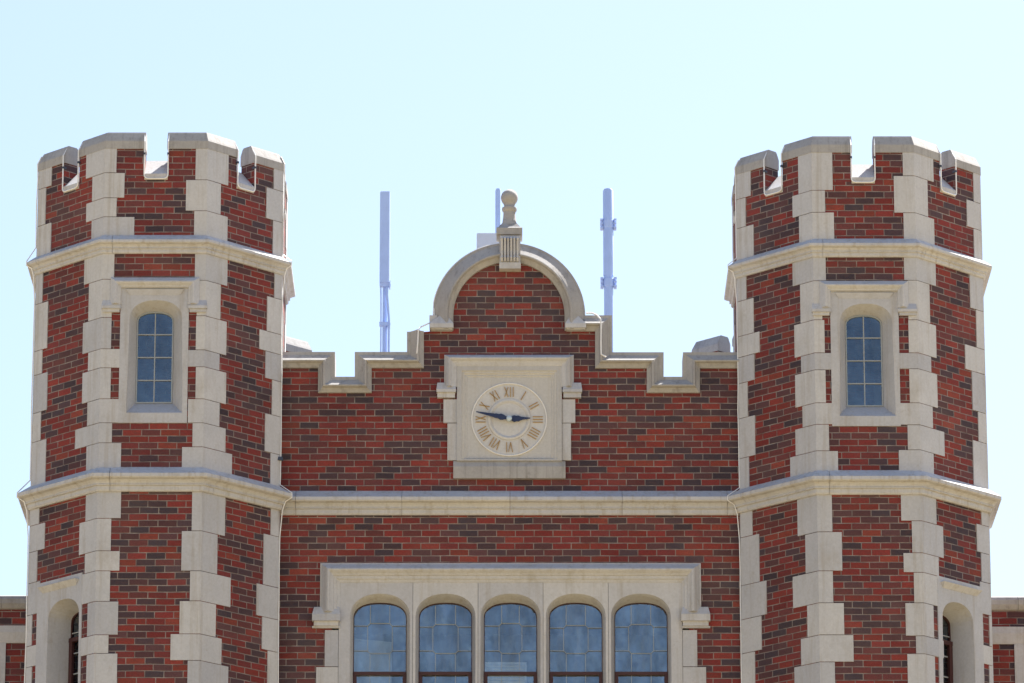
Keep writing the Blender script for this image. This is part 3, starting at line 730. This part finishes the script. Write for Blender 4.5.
m = MB(); m.lathe((CX, 0, CZc), [(rd + .011, .010), (rd + .011, .026), (rd + .008, .030), (rd - .001, .030), (rd - .004, .026), (rd - .004, .010)], 72, axis='Y')
m.build('rim', WHITESTONE, clk, smooth=30)
NUM = ['XII', 'I', 'II', 'III', 'IIII', 'V', 'VI', 'VII', 'VIII', 'IX', 'X', 'XI']
for n, txt in enumerate(NUM):
    al = R(30 * n); upv = Vector((math.sin(al), math.cos(al))); rt = Vector((math.cos(al), -math.sin(al)))
    wid = {'I': .031, 'V': .056, 'X': .058}; tot = sum(wid[c] for c in txt); x = -tot / 2; h0, h1 = .258, .368
    m = MB()
    def stroke(xa, ra, xb, rb, t):
        A = rt * xa + upv * ra; B = rt * xb + upv * rb; ring = []
        dn = (B - A).normalized(); nn = Vector((-dn.y, dn.x)) * t
        pts = [A + nn, B + nn, B - nn, A - nn]
        m.prism([WF(CX + q.x, CZc + q.y, .018) for q in pts], [WF(CX + q.x, CZc + q.y, .029) for q in pts])
    for c in txt:
        wd = wid[c]
        if c == 'I': stroke(x + wd / 2, h0, x + wd / 2, h1, .0038)
        elif c == 'V': stroke(x + .006, h1, x + wd / 2, h0, .0038); stroke(x + wd - .006, h1, x + wd / 2, h0, .0026)
        else: stroke(x + .01, h1, x + wd - .01, h0, .0038); stroke(x + wd - .01, h1, x + .01, h0, .003)
        x += wd
    m.build('numeral', GOLD, clk)
def hand(name, ang, prof, p):
    d = Vector((math.cos(ang), math.sin(ang))); nn = Vector((-d.y, d.x)); m = MB()
    pts = [d * x + nn * w for x, w in prof] + [d * x - nn * w for x, w in prof[::-1]]
    m.prism([WF(CX + q.x, CZc + q.y, p) for q in pts], [WF(CX + q.x, CZc + q.y, p + .012) for q in pts])
    m.build(name, NAVY, clk)
hand('hour_hand', R(2), [(-.03, .012), (.02, .012), (.035, .03), (.055, .038), (.08, .030), (.10, .034), (.12, .022), (.14, .016), (.232, .004)], .045)
hand('minute_hand', R(168), [(-.045, .008), (-.03, .014), (.03, .013), (.07, .030), (.10, .034), (.12, .024), (.15, .026), (.17, .020), (.37, .004)], .060)
m = MB(); m.lathe((CX, 0, CZc), [(.030, .03), (.030, .078), (.022, .086), (.004, .088)], 20, axis='Y'); m.build('hub', HUB, clk, smooth=40)

# ------------------------------------------------------------------ lightning cables
def bez(p, q, r, n=4): return [p * (1 - t) ** 2 + q * 2 * t * (1 - t) + r * t * t for t in [k / n for k in range(n + 1)]]
def crown_cable(oc, label):
    m = MB(); pts = []; nn = NOTCH / 2 + .006; o = .022
    zt, zs = Z_TOP + .016, Z_SILL - .012
    first = True
    for j in (7, 0, 1):
        f = oc.fr[j]
        if j != 7 or True:
            pts += [oc.corner(j - 1, -.10) + Vector((0, 0, zt))] if first else []
        first = False
        r = .05
        pts += [f(-nn - .03, zt, -.10), f(-nn - .004, zt - .01, -.05), f(-nn, Z_CAP0 + .08, o), f(-nn, zs + r, o)]
        pts += bez(f(-nn, zs + r, o), f(-nn, zs, o), f(-nn + r, zs, o))[1:]
        pts += bez(f(nn - r, zs, o), f(nn, zs, o), f(nn, zs + r, o))
        pts += [f(nn, Z_CAP0 + .08, o), f(nn + .004, zt - .01, -.05), f(nn + .03, zt, -.10), oc.corner(j, -.10) + Vector((0, 0, zt))]
    m.tube(pts, .008)
    o_ = m.build('lightning_cable', CABLE)
    for j in (7, 0, 1):
        mm = MB()
        for sg in (-1, 1):
            f = oc.fr[j]; z = Z_CAP0 - .06; mm.box(f, sg * nn - .011, sg * nn + .011, z - .012, z + .012, -.02, .03)
        c = mm.build('cable_clamp', CLAMP); c.parent = o_
    return tag(o_, label, 'cable', 'lightning cables')
crown_cable(OCL, 'silvery cable looping through the battlement notches of the left-hand turret')
crown_cable(OCR, 'silvery cable looping through the battlement notches of the right-hand turret')
def down_cable(oc, j, label, zs_bot, wob, clamp=False, loose=False):
    m = MB(); K = lambda z, o: oc.corner(j, o) + Vector((0, 0, z))
    rnd = random.Random(wob); pts = [K(Z_TOP - .02, -.02), K(Z_CAP0 + .08, .022)]
    z = Z_CAP0 - .1
    while z > Z_U1 + .22: pts.append(K(z, .015 + rnd.uniform(-.002, .008))); z -= .25
    pts += [K(Z_U1 + (.10 if loose else .02), .016), K(Z_U0 + .145, .112), K(Z_U0 + .10, .112), K(Z_U0 + .07, .058), K(Z_U0 - .01, .036)]
    z = Z_U0 - .3
    while z > Z_L1 + .25: pts.append(K(z, .016 + rnd.uniform(-.002, .006))); z -= .3
    pts += [K(Z_L1 + (.06 if loose else .01), .014), K(Z_L1 - .095, .146), K(Z_L1 - .145, .148), K(Z_L0 + .09, .074), K(Z_L0 - .01, .042)]
    z = Z_L0 - .3
    while z > zs_bot: pts.append(K(z, .016 + rnd.uniform(-.002, .005))); z -= .35
    m.tube(pts, .007 if loose else .0058)
    o_ = m.build('down_conductor', CABLE)
    if clamp:
        mm = MB(); f = K(ZF(440), .015)
        mm.prism([f + Vector((x * .03, y * .03, -.02)) for x, y in ((-1, -1), (1, -1), (1, 1), (-1, 1))], [f + Vector((x * .022, y * .022, .02)) for x, y in ((-1, -1), (1, -1), (1, 1), (-1, 1))])
        c = mm.build('cable_clamp', CLAMP); c.parent = o_
    return tag(o_, label, 'cable', 'lightning down conductors')
down_cable(OCL, 6, 'thin lightning conductor down the outer left corner of the left-hand turret', .2, 1, loose=True)
down_cable(OCL, 1, 'thin lightning conductor down the corner where left turret meets the facade', .2, 2, True)
down_cable(OCR, 6, 'thin lightning conductor down the corner where right turret meets the facade', .2, 3)
# gable cables
m = MB()
rr = RA + .004
pts = [WF(x, z, .0) for x, z in [(acx + (rr) * math.cos(t), acz + rr * math.sin(t)) for t in [R(104 + k * 5) for k in range(14)]]]
pts += [WF(*P(434, 322), .03), WF(*P(428, 325), .05), WF(*P(420, 329), .06), WF(*P(418.5, 333), .11), WF(*P(418, 345), .11), WF(*P(417, 356), .10)]
m.tube(pts, .008); gl_ = m.build('gable_cable', CABLE)
tag(gl_, 'thin pale cable over the left haunch of the round gable down to the stepped coping', 'cable')
m = MB(); pts = [WF(*P(586, 313.5), .02), WF(*P(592, 314), .04), WF(*P(597, 317.5), .09), WF(*P(600.3, 322), .12), WF(*P(601, 328), .118), WF(*P(600.8, 345), .112), WF(*P(601, 357), .11), WF(*P(606, 360), .115)]
m.tube(pts, .010); gr_ = m.build('gable_cable', CABLE)
tag(gr_, 'pale cable curling over the small step right of the round gable', 'cable')

# ------------------------------------------------------------------ aerials on the roof
YA = 5.0
def aerial(name, label, u): return thing(name, label, 'antenna', (wx(u, 300, YA), YA, ZROOF), 'roof antennas')
t = aerial('roof_antenna', 'tall flat-fronted panel antenna on the roof left of the gable, cables at its foot', 385.2)
x = wx(385.2, 240, YA); s = 5400 * math.cos(TH) / 62.0
AF = Frame((x, YA, 0), (1, 0, 0), (0, -1, 0)); hw2 = lambda px: px / (s * .995)
m = MB(); z0, z1 = wz(284, YA), wz(193.5, YA)
prof = [(-hw2(5.3), 0), (-hw2(5.3), .05), (-hw2(4.2), .085), (hw2(4.2), .085), (hw2(5.3), .05), (hw2(5.3), 0)]
m.prism([AF(a, z0, p) for a, p in prof], [AF(a, z1, p) for a, p in prof])
m.build('panel', AERIAL, t)
m = MB(); m.lathe((x + hw2(.3), YA + .02, ZROOF), [(hw2(2.6), 0), (hw2(2.6), z0 - ZROOF + .3)], 16); m.build('mast', AERIAL, t, smooth=40)
for v in (285.5, 324.5):
    m = MB(); z = wz(v, YA); m.box(AF, -hw2(5.2), hw2(5.6), z - .02, z + .02, -.03, .05); m.box(AF, hw2(4.2), hw2(5.6), z - .045, z + .045, -.02, .06); m.build('bracket', AERIAL, t)
for a0, a1 in ((-4.2, -3.6), (3.0, 4.6), (2.0, 3.9)):
    m = MB(); m.tube([AF(hw2(a0), z0 + .02, .03), AF(hw2(a0 * .9), z0 - .15, .05), AF(hw2(a1), z0 - .45, .04), AF(hw2(a1), ZROOF, .03)], .009); m.build('feed_cable', AERIAL, t)
t = aerial('roof_antenna', 'tall round tube antenna with clamp brackets on the roof right of the gable', 609)
x = wx(608.4, 250, YA)
m = MB(); z1 = wz(189.5, YA); zb = wz(276, YA)
m.lathe((x, YA, zb), [(hw2(5.2), 0), (hw2(5.2), z1 - zb - .02), (hw2(4.3), z1 - zb)], 20); m.build('tube', AERIAL, t, smooth=40)
m = MB(); m.lathe((x, YA, ZROOF), [(hw2(4.6), 0), (hw2(4.6), zb - ZROOF + .02)], 20); m.build('mast', AERIAL, t, smooth=40)
AF = Frame((x, YA, 0), (1, 0, 0), (0, -1, 0))
for v in (224.5, 283):
    m = MB(); z = wz(v, YA)
    m.lathe((x, YA, z - .05), [(hw2(5.3), 0), (hw2(5.6), .01), (hw2(5.6), .09), (hw2(5.3), .1)], 20)
    for sg in (-1, 1):
        for dz in (-.05, .0, .05): m.box(AF, sg * hw2(6.6) - .018, sg * hw2(6.6) + .018, z + dz - .010, z + dz + .010, -.05, .05)
        m.box(AF, sg * hw2(6.4) - .008, sg * hw2(6.4) + .008, z - .07, z + .06, -.03, .03)
    m.build('bracket', AERIAL, t)
YB = 7.0
t = thing('roof_antenna', 'slim round antenna rising behind the gable finial', 'antenna', (wx(498, 215, YB), YB, ZROOF), 'roof antennas')
m = MB(); s7 = 5400 * math.cos(TH) / 64.0
m.lathe((wx(498.2, 215, YB), YB, ZROOF + .5), [(2.9 / s7, 0), (2.9 / s7, wz(189.5, YB) - ZROOF - .52), (2.2 / s7, wz(189, YB) - ZROOF - .5)], 18); m.build('tube', AERIAL, t, smooth=40)
m = MB(); m.lathe((wx(498.2, 215, YB), YB, ZROOF), [(2.2 / s7, 0), (2.2 / s7, .52)], 14); m.build('mast', AERIAL, t)
t = thing('equipment_cabinet', 'pale square equipment cabinet on a post behind the gable arch', 'cabinet', (wx(489, 240, YB - .4), YB - .4, ZROOF))
CF = Frame((0, YB - .4, 0), (1, 0, 0), (0, -1, 0)); m = MB()
xa, xb = wx(476.8, 240, YB - .4), wx(503, 240, YB - .4); z1, z0 = wz(238, YB - .4), wz(262, YB - .4)
m.prism([CF(a, b, 0) for a, b in ((xa, z0), (xb, z0), (xb, z1 - .01), (xb - .01, z1), (xa + .01, z1), (xa, z1 - .01))], [CF(a, b, .2) for a, b in ((xa, z0), (xb, z0), (xb, z1 - .01), (xb - .01, z1), (xa + .01, z1), (xa, z1 - .01))])
m.build('case', CABINET, t)
m = MB(); m.box(CF, (xa + xb) / 2 - .04, (xa + xb) / 2 + .04, ZROOF, z0, .05, .13); m.build('post', AERIAL, t)

# ------------------------------------------------------------------ wings
YW = 1.1
WW = Frame((0, YW, 0), (1, 0, 0), (0, -1, 0))
def wing(sg, label, uvo):
    xin = (XL if sg < 0 else XR); xin += sg * .6; xo = sg * 16.0
    t = thing('building_wing', label, 'wing', (xin, YW, 0), 'wings beside the turrets')
    a, b = min(xin, xo), max(xin, xo)
    v0 = (595.6 if sg < 0 else 596.8)
    zt, z1, z2, z3 = wz(v0, YW), wz(v0 + 14, YW), wz(v0 + 30.5, YW), wz(v0 + 47.5, YW)
    m = MB(); m.plate(WW, [(a, 0), (b, 0), (b, z1), (a, z1)], p=0, th=0, uvoff=uvo)
    ee = xo
    m.face([Vector((ee, YW, 0)), Vector((ee, YW + 8, 0)), Vector((ee, YW + 8, z1)), Vector((ee, YW, z1))], [(0, 0), (8, 0), (8, z1), (0, z1)])
    m.build('brick_wall', BRICK, t)
    pr = [(-.3, zt - .03), (.0, zt), (.04, zt - .015), (.06, zt - .05), (.06, zt - .10), (.03, z1 + .01), (.012, z1), (-.3, z1)]
    m = MB()
    n = 10
    for k in range(n):
        x0, x1 = a + (b - a) * k / n, a + (b - a) * (k + 1) / n
        m.prism([WW(x0 + .002, z, p) for p, z in pr], [WW(x1 - .002, z, p) for p, z in pr])
    m.build('coping', CAPSTONE, t)
    pr = [(-.02, z2), (.03, z2), (.035, (z2 + z3) / 2 + .02), (.02, z3 + .03), (.012, z3), (-.02, z3)]
    m = MB(); m.prism([WW(a, z, p) for p, z in pr], [WW(b, z, p) for p, z in pr]); m.build('stone_band', STONE, t)
    m = MB(); ue = 5.6 if sg < 0 else 1014.5
    x0 = wx(ue, 660, YW); m.box(WW, x0 if sg > 0 else x0 - .5, x0 + .5 if sg > 0 else x0, z3 - 3.2, z3 - .002, -.02, .016); m.build('window_jamb', STONE, t)
    m = MB(); m.prism([Vector((a, YW + .28, z1 - .4)), Vector((b, YW + .28, z1 - .4)), Vector((b, YW + 8, z1 - .4)), Vector((a, YW + 8, z1 - .4))], [Vector((a, YW + .28, z1 - .3)), Vector((b, YW + .28, z1 - .3)), Vector((b, YW + 8, z1 - .3)), Vector((a, YW + 8, z1 - .3))]); m.build('roof', ROOFM, t)
wing(-1, 'lower brick wing with stone coping left of the left-hand turret', 120.3)
wing(1, 'lower brick wing with stone coping right of the right-hand turret', 163.8)

# ------------------------------------------------------------------ ground
gm, nt, out = new_mat('pale_paving_and_dry_lawn')
tc = nd(nt, 'ShaderNodeTexCoord')
n1 = noise(nt, tc.outputs['Object'], .05, 4); n2 = noise(nt, tc.outputs['Object'], 1.4, 5)
c = mixc(nt, ramp(nt, n1, [(.42, (0, 0, 0)), (.5, (1, 1, 1))]), (0.325, 0.252, 0.142), (0.285, 0.226, 0.120))
c = mixc(nt, .3, c, ramp(nt, n2, [(.3, (.7, .7, .7)), (.7, (1.2, 1.2, 1.2))]), 'MULTIPLY')
finish(nt, out, c, .95, None, spec=.1)
m = MB(); N = 48
m.face([Vector((3000 * math.cos(2 * math.pi * k / N), 3000 * math.sin(2 * math.pi * k / N), 0)) for k in range(N)])
g = m.build('ground', gm); g['kind'] = 'structure'

# ------------------------------------------------------------------ light
EL, AZ = R(54), R(37)              # sun high, behind the building and to the right
S = Vector((math.sin(AZ) * math.cos(EL), math.cos(AZ) * math.cos(EL), math.sin(EL)))
sd = bpy.data.lights.new('sun', 'SUN'); sd.energy = 5.0; sd.angle = R(.5); sd.color = (1, .94, .84)
so = bpy.data.objects.new('sun', sd); COL.objects.link(so); so.rotation_euler = (-S).to_track_quat('-Z', 'Y').to_euler()
w = bpy.data.worlds.new('World'); scene.world = w; w.use_nodes = True
nt = w.node_tree; nt.nodes.clear()
sk = nt.nodes.new('ShaderNodeTexSky'); sk.sky_type = 'NISHITA'; sk.sun_disc = False
sk.sun_elevation = EL; sk.sun_rotation = AZ; sk.air_density = 1.0; sk.dust_density = 1.6; sk.ozone_density = 1.0
bg = nt.nodes.new('ShaderNodeBackground'); bg.inputs[1].default_value = 0.062
wo = nt.nodes.new('ShaderNodeOutputWorld'); nt.links.new(sk.outputs[0], bg.inputs[0]); nt.links.new(bg.outputs[0], wo.inputs[0])
vs = scene.view_settings; vs.view_transform = 'Standard'; vs.look = 'None'; vs.exposure = 1.77; vs.gamma = 1; vs.use_curve_mapping = False
scene.render.engine = 'CYCLES'
scene.render.resolution_x = 1024; scene.render.resolution_y = 683
